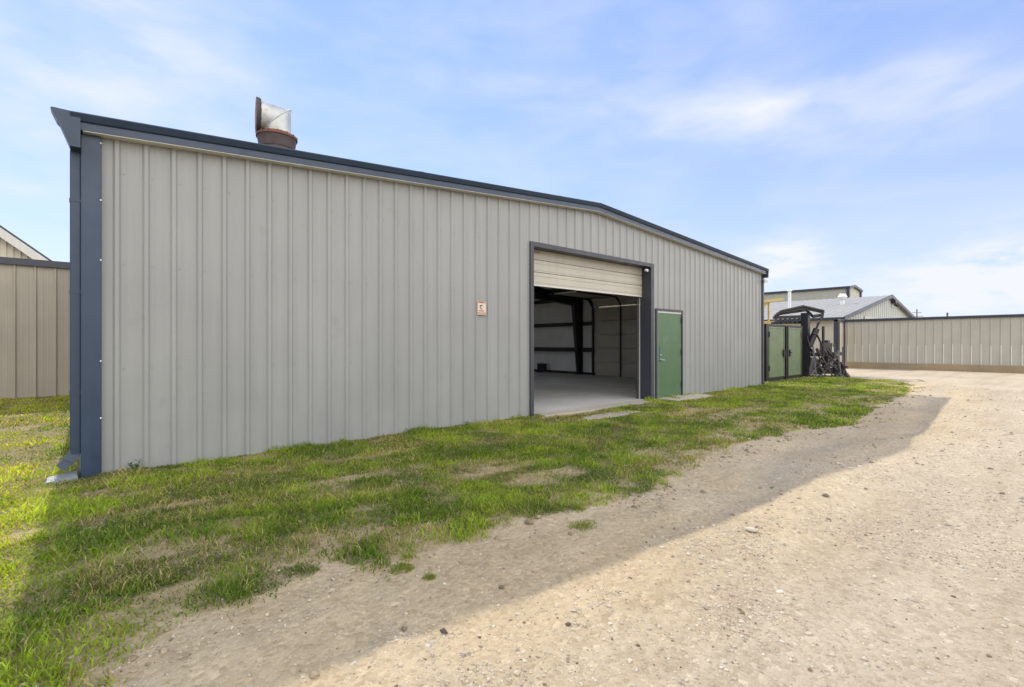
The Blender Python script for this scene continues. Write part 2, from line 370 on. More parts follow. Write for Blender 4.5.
# ------------------------------------------------------------------ stones
ICO=[]; ph=(1+5**.5)/2
for s1 in (-1,1):
    for s2 in (-ph,ph): ICO += [(0,s1,s2),(s1,s2,0),(s2,0,s1)]
ICO=np.array(ICO)/math.sqrt(1+ph*ph)
import itertools
ed=2/math.sqrt(1+ph*ph)
IF=[t for t in itertools.combinations(range(12),3) if all(abs(np.linalg.norm(ICO[i]-ICO[j])-ed)<.01 for i,j in itertools.combinations(t,2))]
IF=np.array([t if np.dot(np.cross(ICO[t[1]]-ICO[t[0]],ICO[t[2]]-ICO[t[0]]),ICO[t[0]])>0 else (t[0],t[2],t[1]) for t in IF])
def pebbles(x,y,s,tint,sink=.35):
    n=len(x); B=ICO[None]*(1+rng.uniform(-.28,.28,(n,12,1)))
    B=B*np.stack([rng.uniform(.7,1.3,n),rng.uniform(.7,1.2,n),rng.uniform(.45,.85,n)],-1)[:,None]
    th=rng.uniform(0,2*np.pi,n); ct,st=np.cos(th)[:,None],np.sin(th)[:,None]
    bx=B[...,0]*ct-B[...,1]*st; by=B[...,0]*st+B[...,1]*ct
    s_=s[:,None]
    V=np.stack([x[:,None]+bx*s_,y[:,None]+by*s_,gz(x,y)[:,None]+(B[...,2]+.6-sink*2*.6)*s_],-1)
    F=(np.arange(n)[:,None,None]*12+IF[None]).reshape(-1,3)
    return V.reshape(-1,3),F,np.repeat(tint,12,0)
px_,py_=[],[]
n=int(60000); 
xx,yy=scatter(-.6,22,-.2,3.6,10500,2.1,1.6)
den=.2+.8*sstep(.47,.6,fbm(xx*1.1,yy*1.6,91)); off=yy-np.interp(xx,EX,EY)
k=(rng.random(len(xx))<den*np.where(off>-.15,.08,np.where(off>-.9,.25,1)))&(np.hypot(xx,yy)>.8)
xx,yy=xx[k],yy[k]
s=np.clip(rng.lognormal(math.log(.0030),.5,len(xx)),.0013,.016)*(1+.05*np.hypot(xx,yy))
u=rng.random((len(xx),1)); t=np.where(u<.70,np.array([[.52,.44,.33]]),np.where(u<.86,np.array([[.58,.525,.42]]),np.where(u<.96,np.array([[.38,.33,.26]]),np.array([[.22,.15,.10]]))))*rng.uniform(.75,1.15,(len(xx),1))
xk,yk=scatter(-.3,21,1.6,3.6,700,2.6,1.2); ok=yk-np.interp(xk,EX,EY); kk=rng.random(len(xk))<.8*np.exp(-((ok+.28)/.22)**2)*sstep(.42,.6,fbm(xk*1.6,yk*2.4,171)); xk,yk=xk[kk],yk[kk]
sk_=np.clip(rng.lognormal(math.log(.008),.5,len(xk)),.003,.03)*(1+.05*np.hypot(xk,yk)); tk=np.array([[.36,.29,.19]])*rng.uniform(.55,1.2,(len(xk),1))
xm,ym=scatter(1,20,-.1,2.2,60,3.5,.9); km=rng.random(len(xm))<.16+.9*sstep(.55,.68,fbm(xm*.8,ym*1.2,191)); xm,ym=xm[km],ym[km]
sm=np.clip(rng.lognormal(math.log(.011),.45,len(xm)),.005,.03)*(1+.03*np.hypot(xm,ym)); sm=np.minimum(sm,.0035*np.hypot(xm,ym)+.002); tm=np.where(rng.random((len(xm),1))<.65,np.array([[.55,.48,.37]]),np.array([[.30,.24,.18]]))*rng.uniform(.7,1.1,(len(xm),1))
xx=np.concatenate([xx,xk,xm]); yy=np.concatenate([yy,yk,ym]); s=np.concatenate([s,sk_,sm]); t=np.concatenate([t,tk,tm])
V,F,T=pebbles(xx,yy,s,t)
me=bpy.data.meshes.new('loose_gravel'); fast_mesh(me,V,F)
a=me.attributes.new('tint','FLOAT_COLOR','POINT'); a.data.foreach_set('color',np.concatenate([T,np.ones((len(T),1))],1).astype(np.float32).ravel())
me.materials.append(M['stone']); g=bpy.data.objects.new('loose_gravel',me); col.objects.link(g)
tag(g,'loose pale limestone gravel strewn over the dirt drive','gravel',kind='stuff'); print('pebbles',len(xx))
for (sx,sy,ss,tc_,lab) in ((3.82,1.64,.046,(.55,.49,.38),'pale rounded stone, largest on the sunlit gravel'),
    (1.84,1.70,.016,(.14,.10,.075),'dark brown stone on sunlit gravel closest to the camera'),
    (1.355,2.11,.018,(.10,.085,.075),'dark stone sitting right on the edge of the shadow'),
    (1.86,2.26,.015,(.16,.13,.10),'small brown stone in the shade just above the shadow edge'),
    (5.2,1.55,.028,(.20,.16,.12),'brown stone on sunlit gravel beyond the large pale stone'),
    (1.22,2.27,.016,(.20,.165,.13),'grey brown stone lying in the shade near the grass')):
    V,F,T=pebbles(np.array([sx]),np.array([sy]),np.array([ss]),np.array([tc_]),.2)
    z0=float(gz(np.array([sx]),np.array([sy]))[0]); me=bpy.data.meshes.new('stone'); fast_mesh(me,V-np.array([sx,sy,z0]),F,True)
    a=me.attributes.new('tint','FLOAT_COLOR','POINT'); a.data.foreach_set('color',np.concatenate([T,np.ones((len(T),1))],1).astype(np.float32).ravel())
    me.materials.append(M['stone']); o=bpy.data.objects.new('stone',me); o.location=(sx,sy,z0); col.objects.link(o); tag(o,lab,'stone','single stones on the drive')

# ------------------------------------------------------------------ leafy weeds at the wall foot
def weed(x,y,hgt,n,lab):
    o=bpy.data.objects.new('weed',None); z0=float(gz(np.array([x]),np.array([y]))[0]); o.location=(x,y,z0); col.objects.link(o); tag(o,lab,'weed','leafy weeds along the wall')
    bpy.context.view_layer.update()
    mb=MB(); st=MB()
    tops=[]
    for k in range(5):
        a=random.uniform(0,6.28); p1=(x+math.cos(a)*hgt*.35,y+math.sin(a)*hgt*.25,z0+hgt*random.uniform(.6,1)); st.tube((x,y,z0),p1,.003,.0015,5); tops.append(Vector(p1))
    for k in range(n):
        c_=Vector((x,y,z0)).lerp(random.choice(tops),random.uniform(.25,1.02))+Vector((random.gauss(0,.018),random.gauss(0,.018),random.gauss(0,.012)))
        a=random.uniform(0,6.28); L=random.uniform(.02,.04); d_=Vector((math.cos(a),math.sin(a),random.uniform(-.3,.6))).normalized(); sd=d_.cross(Vector((0,0,1))).normalized()*L*.33
        mb.add([c_,c_+d_*L*.5+sd,c_+d_*L,c_+d_*L*.5-sd],[(0,1,2,3)])
    f=mb.build('foliage',M['leaf'],o,fix=False); s_=st.build('stem',M['leaf'],o)
    for q,tn_ in ((f,(.06,.12,.025)),(s_,(.1,.13,.04))):
        a=q.data.attributes.new('tint','FLOAT_COLOR','POINT'); cc=np.array([[*(np.array(tn_)*random.uniform(.7,1.4)),1] for _ in q.data.vertices],np.float32)
        if q is f: cc=np.repeat(cc[::4],4,0)
        a.data.foreach_set('color',cc.ravel())
weed(.36,7.02,.16,90,'dark leafy weed, largest at the wall foot beside the slate corner trim')
weed(5.0,7.05,.09,40,'low leafy weed at the wall foot under the small sign')
weed(16.2,7.05,.13,50,'leafy weed at the wall foot between the green door and the far corner')

# ------------------------------------------------------------------ main shed
XL,XR,YF,YB,XM=-.10,17.57,7.17,31.,8.6
def zr(X): return 3.92+(X+.1)*.0766 if X<XM else 4.586-(X-XM)*.0640
shed=thing('metal_shed',(8.7,7.17,0),'large beige ribbed metal shed with slate trim, low gable and half open bay door','shed')
mb=MB()
BX0,BX1,BZ=6.70,10.80,3.40; DX0,DX1,DZ=11.10,12.28,2.30
ribbed(mb,(0,YF,0),(1,0,0),(0,-1,0),XR,.268,-.05,lambda s:zr(s)-.15,off=.21,holes=((BX0,BX1,-.05,BZ),(DX0,DX1,-.05,DZ)),extra=(XM,),depth=.025)
# sheet seam screws, a row along each girt line
for zz in (1.16,2.36,3.4):
    for k in range(66):
        X_=.21+.268*k+.06
        if X_>XR-.1 or (BX0-.2<X_<BX1+.2) or (DX0-.15<X_<DX1+.1 and zz<DZ+.1): continue
        mb.tube((X_,YF-.002,zz),(X_,YF-.008,zz),.007,.006,6,1)
mb.build('wall',[M['wall'],M['wall']],shed)
sl=(9.2,14.35,3.075,3.135)   # slit of daylight over the closed side door
mb=MB(); ribbed(mb,(XR,YF,0),(0,1,0),(1,0,0),YB-YF,.268,-.05,lambda s:zr(XR)-.1,off=.2,holes=((sl[0]-YF,sl[1]-YF,sl[2],sl[3]),)); mb.build('wall',M['wall'],shed)
mb=MB(); ribbed(mb,(XL+.02,YF,0),(0,1,0),(-1,0,0),YB-YF,.268,-.05,lambda s:zr(XL)-.1,off=.2,holes=((4.4,11.2,-.05,3.45),)); mb.build('wall',M['wall'],shed)  # opening here is added out of view to let light inside
mb=MB(); ribbed(mb,(0,YB,0),(1,0,0),(0,1,0),XR,.268,-.05,lambda s:zr(s)-.1,off=.21,holes=((1.2,6.8,-.05,3.4),),extra=(XM,)); mb.build('wall',M['wall'],shed)  # unseen rear opening, added to bring daylight into the shed
# lining
mb=MB()
for (a_,b_,c_,d_) in ((YF+.25,sl[0],0,3.75),(sl[1],YB-.1,0,3.75),(sl[0],sl[1],0,sl[2]),(sl[0],sl[1],sl[3],3.75)):
    mb.add([(17.40,a_,c_),(17.40,b_,c_),(17.40,b_,d_),(17.40,a_,d_)],[(0,1,2,3)])
mb.build('wall_lining',M['insul'],shed); mb=MB()
for a_,b_,c_ in ((YF+.2,YF+4.4,0),(YF+4.4,YF+11.2,3.45),(YF+11.2,YB-.1,0)): mb.add([(.1,a_,c_),(.1,b_,c_),(.1,b_,3.7),(.1,a_,3.7)],[(0,1,2,3)])
mb.build('wall_lining',M['insul'],shed)
# roof: two ribbed slopes, white underside
mb=MB()
FILL_SKY=[(12.2,13.3,10.5,14.8),(12.2,13.3,17.5,21.8),(4.2,5.3,10.5,14.8)]  # unseen skylights, added to brighten the interior
sky_m=MB()
for xa_,xb_ in ((-.14,4.2),(4.2,5.3),(5.3,XM),(XM,12.2),(12.2,13.3),(13.3,XR+.06)):
    za,zb=zr(xa_)-.03,zr(xb_)-.03
    ys2=[YF-.06,10.5,14.8,17.5,21.8,YB+.1]
    for ya_,yb_ in zip(ys2,ys2[1:]):
        if any(abs(q[0]-xa_)<.01 and abs(q[2]-ya_)<.01 for q in FILL_SKY):
            sky_m.add([(xa_,ya_,za+.004),(xb_,ya_,zb+.004),(xb_,yb_,zb+.004),(xa_,yb_,za+.004)],[(0,1,2,3)]); continue
        mb.add([(xa_,ya_,za),(xb_,ya_,zb),(xb_,yb_,zb),(xa_,yb_,za)],[(0,1,2,3)],0)
        mb.add([(xa_,ya_,za-.1),(xb_,ya_,zb-.1),(xb_,yb_,zb-.1),(xa_,yb_,za-.1)],[(0,1,2,3)],1)
roof=mb.build('roof',[M['insul2'],M['insul']],shed)
m_,nt,b=mat('added_fill_panel'); tr=N(nt,'ShaderNodeBsdfTranslucent'); tr.inputs['Color'].default_value=(.80,.83,.82,1); mx=N(nt,'ShaderNodeMixShader'); mx.inputs[0].default_value=.7
b.inputs['Base Color'].default_value=(.6,.62,.6,1); nt.links.new(b.outputs[0],mx.inputs[1]); nt.links.new(tr.outputs[0],mx.inputs[2]); nt.links.new(mx.outputs[0],nt.nodes['Material Output'].inputs['Surface'])
for k_ in range(len(FILL_SKY)):
    q_=MB(); q_.add(sky_m.v[k_*4:k_*4+4],[(0,1,2,3)]); q_.build('added_skylight',m_,roof)
# rake trim
mb=MB(); prof=[(.02,0),(-.21,0),(-.215,-.012),(-.175,-.075),(-.15,-.085),(-.15,-.165),(.0,-.165)]
for xa_,xb_ in ((XL-.08,4.05),(4.05,8.1),(8.1,XM),(XM,12.6),(12.6,XR+.02)):
    A=[(xa_,YF+p,zr(xa_)+q) for p,q in prof]; B=[(xb_,YF+p,zr(xb_)+q) for p,q in prof]; n=len(prof)
    mb.add(A+B,[(k,k+1,k+1+n,k+n) for k in range(n-1)])
for X_ in (XL-.08,XR+.02): mb.add([(X_,YF+p,zr(X_)+q) for p,q in prof],[tuple(range(len(prof)))])
for X_ in (4.05,7.3,12.6):   # lapped joints
    mb.add([(X_-.04,YF+p-.003,zr(X_-.04)+q+.002) for p,q in prof[1:6]]+[(X_+.04,YF+p-.003,zr(X_+.04)+q+.002) for p,q in prof[1:6]],[(k,k+1,k+6,k+5) for k in range(4)])
mb.build('rake_trim',M['trim'],shed)
mb=MB()
for xa_,xb_ in ((XL+.02,XM),(XM,XR)): mb.prism([(xa_,YF-.145,zr(xa_)-.168),(xa_,YF-.02,zr(xa_)-.168),(xa_,YF-.02,zr(xa_)-.175),(xa_,YF-.145,zr(xa_)-.175)],(xb_-xa_,0,zr(xb_)-zr(xa_)))
mb.build('closure_strip',M['lightstrip'],shed)
# gutters
for sgn,X0_,nm in ((-1,XL,'l'),(1,XR+.02,'r')):
    mb=MB(); z=zr(X0_); k=1 if sgn<0 else .45
    gp=[(0,0),(-.225,0),(-.235,-.012),(-.19,-.12),(-.165,-.15),(-.085,-.37),(0,-.37)]
    pr=[(X0_-sgn*gx_*k if sgn>0 else X0_+gx_,YF-.19,z+gz_*(1 if sgn<0 else .8)) for gx_,gz_ in gp]
    mb.prism(pr,(0,.16,0))
    gb=[(X0_+sgn*.0,z-.06),(X0_+sgn*.09,z-.06),(X0_+sgn*.09,z-.2),(X0_+sgn*.06,z-.3),(X0_+sgn*.0,z-.3)]
    mb.prism([(a_,YF-.035,b_) for a_,b_ in gb],(0,YB-YF+.1,0)); mb.build('gutter',M['trim'],shed)
# corner trims and downspouts
mb=MB(); mb.cbox(XL,.075,YF-.062,YF+.16,-.04,zr(0)-.17,.006)
for zz in (.62,1.255,2.379,3.047,3.68): mb.tube((.068,YF-.062,zz),(.068,YF-.070,zz),.009,.007,8,1)
mb.build('corner_trim',[M['trim'],M['white']],shed)
mb=MB(); mb.cbox(XR-.055,XR+.03,YF-.045,YF+.12,-.04,zr(XR)-.17,.005); mb.build('corner_trim',M['trimgrey'],shed)
def spout(x,y,kx,ztop,nm_mat,kick=True):
    mb=MB(); mb.cbox(x-.045,x+.045,y-.05,y+.05,.24,ztop,.008)
    if kick:
        for (p0,p1) in (((x,.27),(x+kx*.06,.17)),((x+kx*.05,.18),(x+kx*.12,.10))): mb.bar((p0[0],y,p0[1]),(p1[0],y-.02,p1[1]),.095,.085,0,(0,1,0))
    else: mb.cbox(x-.045,x+.045,y-.05,y+.05,.02,.24,.005)
    for zz in (.9,2.0,3.0):
        mb.box(x-.05,x+.05,y-.055,y+.055,zz,zz+.03)
    return mb.build('downspout',nm_mat,shed)
spout(XL-.044,YF+.03,-1,3.56,M['trim'])
spout(XR+.085,YF+.03,1,zr(XR)-.28,M['trimgrey'],False)
mb=MB(); mb.tube((XR+.12,YF-.12,3.62),(XR+.02,YF-.10,3.60),.03,.045,10); mb.tube((XR-.01,YF-.1,3.6),(XR-.16,YF-.2,3.56),.05,.055,12); mb.box(XR-.0,XR+.05,YF-.1,YF,3.55,3.66); mb.build('floodlight',M['white'],shed)
# bay frame
mb=MB()
mb.box(BX0-.09,BX0+.0,YF-.047,YF+.28,-.02,BZ+.09)
mb.box(BX1-.0,BX1+.13,YF-.047,YF+.28,-.02,BZ+.09)
mb.box(BX0+.0,BX1-.0,YF-.049,YF+.28,BZ-.0,BZ+.092)
mb.build('bay_frame',M['trimgrey'],shed)
mb=MB(); mb.box(BX1-.010,BX1-.003,YF+.285,YF+.31,0,BZ-.01); mb.build('weather_strip',M['lightstrip'],shed)
def securitylamp(x,y,z):
    mb=MB(); mb.tube((x,y,z),(x,y-.05,z),.03,.03,12); mb.tube((x,y-.05,z-.01),(x-.02,y-.085,z-.03),.036,.022,12); mb.build('security_light',M['white'],shed)
securitylamp(BX1-.16,YF+.02,BZ-.09)
# overhead sectional door, raised
mb=MB(); zz=[2.69,2.95,3.21,3.47]
yd=YF+.235
for i in range(3):
    z0_,z1_=zz[i],zz[i+1]-.012
    mb.box(BX0+.0,BX1-.006,yd,yd+.05,z0_,z1_)
    mb.box(BX0+.0,BX1-.006,yd-.008,yd-.0005,z0_+.035,z1_-.105); mb.box(BX0+.0,BX1-.006,yd-.008,yd-.0005,z1_-.075,z1_-.02)
mb.box(BX0,BX1-.006,yd-.004,yd+.055,2.655,2.688,1)
for i in range(5): mb.box(BX0,BX1-.006,yd+.25+i*.46,yd+.25+i*.46+.44,3.50,3.55)
mb.box(BX0+.16,BX0+.42,yd-.018,yd-.008,3.335,3.375,2)
od=mb.build('overhead_door',[M['doorpan'],M['lightstrip'],M['tan']],shed)
for X_ in (BX0+.03,BX1-.06):
    mb=MB(); mb.path([(X_,yd+.09,0),(X_,yd+.09,3.3),(X_,yd+.2,3.47),(X_,yd+3,3.5)],.022,8); mb.build('track',M['dark'],od)
mb=MB()
for a_,b_ in ((YF+4.3,YF+4.4),(YF+11.2,YF+11.3)): mb.box(XL-.03,.12,a_,b_,-.02,3.55)
mb.box(XL-.028,.118,YF+4.4,YF+11.2,3.45,3.55); mb.build('bay_frame',M['trimgrey'],shed)  # frame around the added side opening
# walk door
mb=MB()
for a_,b_ in ((DX0-.06,DX0),(DX1,DX1+.06)): mb.box(a_,b_,YF-.045,YF+.1,0,DZ+.06)
mb.box(DX0,DX1,YF-.047,YF+.1,DZ,DZ+.062)
mb.build('door_frame',M['trimgrey'],shed)
mb=MB(); mb.box(DX0,DX0+.028,YF-.03,YF+.1,.0,DZ); mb.box(DX0+.028,DX1-.012,YF-.03,YF+.1,DZ-.045,DZ-.002); mb.build('door_stop',M['lightstrip'],shed)
mb=MB(); mb.cbox(DX0+.034,DX1-.008,YF-.025,YF+.02,.035,DZ-.05,.004); dr=mb.build('door',M['green'],shed)
mb=MB(); mb.box(DX0+.10,DX0+.17,YF-.034,YF-.026,.98,1.36); mb.build('pull_plate',M['tealhw'],dr)
mb=MB(); mb.tube((DX0+.135,YF-.034,1.03),(DX0+.135,YF-.075,1.03),.03,.022,12); mb.bar((DX0+.135,YF-.085,1.03),(DX0+.26,YF-.085,1.02),.02,.024); mb.build('handle',M['steelhw'],dr); mb=MB(); mb.tube((DX0+.135,YF-.034,1.15),(DX0+.135,YF-.055,1.15),.028,.026,12); mb.build('lock',M['steelhw'],dr)
for zz_ in (.25,1.13,2.0):
    mb=MB(); mb.tube((DX1-.003,YF-.045,zz_),(DX1-.003,YF-.045,zz_+.16),.017,.017,8); mb.box(DX1-.04,DX1-.005,YF-.032,YF-.026,zz_,zz_+.16); mb.build('hinge',M['dark'],dr)
mb=MB(); mb.box(DX0,DX1,YF-.09,YF+.05,.004,.03); mb.build('threshold',M['lightstrip'],shed)
# floor
mb=MB(); mb.box(.05,17.42,YF+.05,YB-.05,-.1,.012); mb.build('floor_slab',M['slab'],shed)
# interior steel
for Y_ in (15.2,22.5):
    mb=MB()
    pl=[(17.34,0),(17.10,0),(16.72,3.35),(16.72,3.62),(17.34,3.62)]
    mb.prism([(a_,Y_-.012,z_) for a_,z_ in pl],(0,.024,0))
    for (a_,b_) in (((17.10,0),(16.72,3.35)),((17.34,0),(17.34,3.6))): mb.bar((a_[0],Y_,a_[1]),(b_[0],Y_,b_[1]),.16,.014,0,(1,0,0))
    mb.build('column',M['black'],shed)
    mb=MB(); mb.bar((16.72,Y_,3.45),(XM,Y_,4.02),.2,.5); mb.bar((XM,Y_,4.02),(.8,Y_,3.45),.2,.5); mb.build('rafter',M['black'],shed)
for zz_,h_ in ((1.16,.2),(2.36,.17),(3.55,.16)):
    for ya_,yb_ in ((14.45,15.0),(15.4,22.3),(22.7,30.8)):
        mb=MB(); mb.box(17.18,17.385,ya_,yb_,zz_-h_/2,zz_+h_/2); mb.build('girt',M['black'],shed)
mb=MB(); mb.box(17.30,17.39,14.3,30.8,.013,.12); mb.build('base_angle',M['black'],shed)
for X_ in (3,5,7,10.5,12.5,14.5,16.2):
    mb=MB(); z=zr(X_)-.24; mb.box(X_-.04,X_+.04,YF+.3,YB-.2,z-.1,z+.1); mb.build('purlin',M['dark'],shed)
# closed side door with curved head section
mb=MB(); zs=[.03,.64,1.25,1.86,2.47,3.07]
for a_,b_ in zip(zs,zs[1:]): mb.box(17.24,17.29,9.1,14.30,a_,b_-.03)
mb.prism([(17.24,9.1,3.14),(17.29,9.1,3.14),(16.97,9.1,3.46),(16.92,9.1,3.44)],(0,5.2,0))
mb.prism([(16.9,9.1,3.47),(16.9,9.1,3.52),(14.6,9.1,3.55),(14.6,9.1,3.50)],(0,5.2,0))
sd=mb.build('overhead_door',M['doorpan'],shed)
for Y_,r_ in ((14.36,.06),(12.85,.032),(11.4,.032)):
    mb=MB(); pts=[(17.18,Y_,0),(17.18,Y_,3.06),(17.06,Y_,3.26),(16.9,Y_,3.41),(16.7,Y_,3.45),(14.4,Y_,3.48)]
    for a_,b_ in zip(pts,pts[1:]): mb.bar(a_,b_,r_*2,r_*1.2,0,(0,1,0))
    mb.build('track',M['black'],sd)
mb=MB(); mb.box(9.6,12.6,15.4,15.52,3.18,3.24); mb.bar((10,15.46,3.24),(10,15.46,3.9),.01,.01); mb.bar((12.2,15.46,3.24),(12.2,15.46,3.9),.01,.01); mb.build('strip_lamp',M['white'],shed)
# roof vent
vx,vy=2.57,9.62; zb=zr(vx)+.62
mb=MB(); mb.tube((vx,vy,zb-.75),(vx,vy,zb+.30),.29,.29,24); mb.tube((vx,vy,zb-.68),(vx,vy,zb-.5),.45,.28,24); vent=mb.build('roof_vent',M['rustdark'],shed)
mb=MB(); mb.tube((vx,vy,zb+0.270),(vx,vy,zb+0.459),0.300,0.330,28,1); mb.tube((vx,vy,zb+0.459),(vx,vy,zb+0.502),0.348,0.348,28,0); mb.tube((vx,vy,zb+0.502),(vx,vy,zb+0.546),0.291,0.267,28,0)
for k in range(14):
    a_=k*math.tau/14; mb.tube((vx+0.335*math.cos(a_),vy+0.335*math.sin(a_),zb+0.496),(vx+0.335*math.cos(a_),vy+0.335*math.sin(a_),zb+0.518),0.017,0.015,6,0)
mb.build('collar',[M['rust'],M['rustdark']],vent)
def turn(mb,a_=-.17):   # the outlet faces a little away from square
    c_,s_=math.cos(a_),math.sin(a_); mb.v=[(vx+(p[0]-vx)*c_-(p[1]-vy)*s_,vy+(p[0]-vx)*s_+(p[1]-vy)*c_,p[2]) for p in mb.v]
# mitred elbow: vertical drum cut on the slant, horizontal drum leaving to -X
mb=MB(); n_=28; r_=.236; zc=zb+0.794
lo=[];hi=[];en=[]
for k in range(n_):
    t_=k*math.tau/n_; cx_,sy_=r_*math.cos(t_),r_*math.sin(t_)
    lo.append((vx+cx_,vy+sy_,zb+0.521)); hi.append((vx+cx_,vy+sy_,zc+cx_)); en.append((vx-0.285,vy+sy_*1.1,zc+.03+cx_*1.12))
mb.add(lo+hi,[(k,(k+1)%n_,(k+1)%n_+n_,k+n_) for k in range(n_)],0,True)
hj=[(p[0],p[1],p[2]) for p in hi]
mb.add(hj+en,[(k,(k+1)%n_,(k+1)%n_+n_,k+n_) for k in range(n_)],0,True)
for k in range(n_):
    a_,b_=hi[k],hi[(k+1)%n_]; mb.tube(a_,b_,.011,.011,6)
turn(mb); mb.build('elbow',M['galv'],vent)
mb=MB(); mb.tube((vx-0.285,vy,zc+.03),(vx-0.345,vy,zc+.03),0.300,0.310,24,0); mb.tube((vx-0.272,vy,zc+.03),(vx-0.291,vy,zc+.03),0.268,0.310,24,0)
for k in range(12):
    a_=k*math.tau/12; mb.tube((vx-0.268,vy+0.267*math.cos(a_),zc+.03+0.267*math.sin(a_)),(vx-0.30,vy+0.267*math.cos(a_),zc+.03+0.267*math.sin(a_)),0.020,0.017,6,1)
mb.tube((vx-0.345,vy,zc+.03),(vx-0.35,vy,zc+.03),0.236,0.236,24,1)
turn(mb); mb.build('end_flange',[M['rustdark'],M['rust']],vent)

# apron and step slabs
def flatpoly(name,pts,z0,z1,m):
    mb=MB(); mb.prism([(a_,b_,z0) for a_,b_ in pts],(0,0,z1-z0)); return tag(mb.build(name,m),kind='structure')
flatpoly('concrete_apron',[(6.78,7.218),(6.80,6.90),(7.3,6.86),(8.1,6.80),(8.8,6.83),(9.6,6.78),(10.4,6.80),(10.48,7.218)],-.1,.028,M['apron'])
flatpoly('door_step',[(11.05,7.12),(11.02,6.55),(11.9,6.50),(12.9,6.56),(12.95,7.12)],-.1,.035,M['apron'])

flatpoly('concrete_slab',[(7.0,6.0),(7.35,5.86),(8.1,5.9),(8.75,6.05),(8.6,6.28),(7.9,6.36),(7.2,6.27)],-.1,.026,M['apron'])
# sign
mb=MB(); S0,S1,Z0,Z1=5.29,5.51,1.97,2.23; ys=YF-.034
mb.box(S0,S1,ys-.004,ys,Z0,Z1)
mb.box(S0+.022,S1-.022,ys-.0065,ys-.0042,Z0+.05,Z1-.045,1)
sg=mb.build('warning_sign',[M['signpink'],M['signface']]); tag(sg,'small faded white sign with reddish border and dark symbol on the shed wall','sign')
mb=MB(); q=ys-.0068
mb.box(S0+.062,S0+.128,q-.002,q,Z0+.163,Z0+.182); mb.box(S0+.062,S0+.078,q-.0022,q,Z0+.125,Z0+.16); mb.box(S0+.072,S0+.122,q-.002,q,Z0+.108,Z0+.122)
mb.build('symbol',M['signblack'],sg)
mb=MB()
for a_,b_ in ((.042,.066),(.07,.10),(.104,.135),(.139,.155)): mb.box(S0+a_,S0+b_,q-.002,q,Z0+.068,Z0+.086)
mb.box(S0+.05,S0+.15,ys-.0062,ys-.0042,Z1-.032,Z1-.018)
mb.build('lettering',M['signred'],sg)
# splash block
t=thing('splash_block',(-.30,YF-.02,-.02),'pale weathered splash block in the grass under the downspout elbow','splash block')
mb=MB(); mb.prism([(-.37,YF-.17,.0),(-.37,YF-.17,.0),(-.13,YF-.12,.025),(-.13,YF-.12,0)],(0,.30,0)); mb.build('tray',M['splash'],t)
for yy_ in (-.17,-.03,.11):
    mb=MB(); mb.prism([(-.38,YF+yy_-.01,.01),(-.38,YF+yy_-.01,.04),(-.12,YF+yy_+.02,.07),(-.12,YF+yy_+.02,.03)],(0,.028,0)); [mb.v.__setitem__(i_,(p_[0],p_[1],p_[2]-.05)) for i_,p_ in enumerate(mb.v)]; mb.build('rim',M['splash'],t)
# small box inside
t=thing('black_box',(17.05,17.55,.012),'small black box on the shed floor against the far inside wall','box')
mb=MB(); mb.cbox(16.9,17.16,17.3,17.75,.03,.40,.02); mb.build('case',M['black'],t)
mb=MB(); mb.cbox(16.88,17.18,17.28,17.77,.405,.45,.01); mb.build('lid',M['black'],t)
mb=MB(); mb.path([(17.03,17.42,.45),(17.03,17.46,.50),(17.03,17.6,.50),(17.03,17.63,.45)],.012,6); mb.build('handle',M['dark'],t)

# ------------------------------------------------------------------ fences
def fence(name,p0,p1,nrm,hgt,lab,base,sp,posts,capm,panelm,capw=.2,cap=.14,base_m=None,glint=False):
    p0,p1=Vector(p0),Vector(p1); L=(p1-p0).length; u_=(p1-p0).normalized(); nn=Vector(nrm)
    t=thing(name,tuple((p0+p1)/2),lab,'fence')
    mb=MB(); ribbed(mb,p0,u_,nn,L,sp,base,lambda s:hgt-.06,off=.12,depth=.035,minor=True); 
    if glint:  # pale strips paint a gloss highlight on the lower ribs
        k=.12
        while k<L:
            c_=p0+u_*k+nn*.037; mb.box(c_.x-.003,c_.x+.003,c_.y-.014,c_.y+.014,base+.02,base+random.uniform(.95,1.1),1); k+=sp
    mb.build('panel',panelm,t)
    mb=MB(); a_=p0+Vector((0,0,hgt-cap/2)); b_=p1+Vector((0,0,hgt-cap/2)); mb.bar(a_,b_,capw,cap); mb.build('cap_rail',capm,t)
    if base_m:
        mb=MB(); mb.bar(p0+nn*.02+Vector((0,0,base/2-.05)),p1+nn*.02+Vector((0,0,base/2-.05)),.16,base+.09); mb.build('footing',base_m,t)
    for s_ in posts:
        c_=p0+u_*s_-nn*.10; mb=MB(); mb.bar((c_.x,c_.y,-.05),(c_.x,c_.y,hgt-.03),.12,.12); mb.build('post',M['trimgrey'],t)
    return t
fence('metal_fence',(-24,18.8,0),(-.16,18.8,0),(0,-1,0),3.76,'tall brown ribbed metal fence with dark cap behind the sunlit lawn',-.03,.405,(3,8,13,18,23),M['trimgrey'],M['fence'],.18,.18)
rf=fence('metal_fence',(34.2,9.15,0),(34.2,-14,0),(-1,0,0),2.88,'long tan ribbed metal fence with dark cap across the gravel yard',.36,.36,(4,8,12,16,20),M['trimgrey'],[M['yardfence'],M['ribglint']],.2,.14,M['tan'],True)
mb=MB(); mb.box(34.1,34.32,9.16,9.34,-.05,2.83); mb.build('end_post',M['trimgrey'],rf)
mb=MB(); ribbed(mb,(33.03,9.25,0),(1,0,0),(0,-1,0),1.07,.5,.36,lambda s:2.8,off=.1); mb.build('panel',M['cream'],rf)
mb=MB(); mb.box(32.75,33.03,9.12,9.36,-.05,2.83); mb.build('end_post',M['trimgrey'],rf)
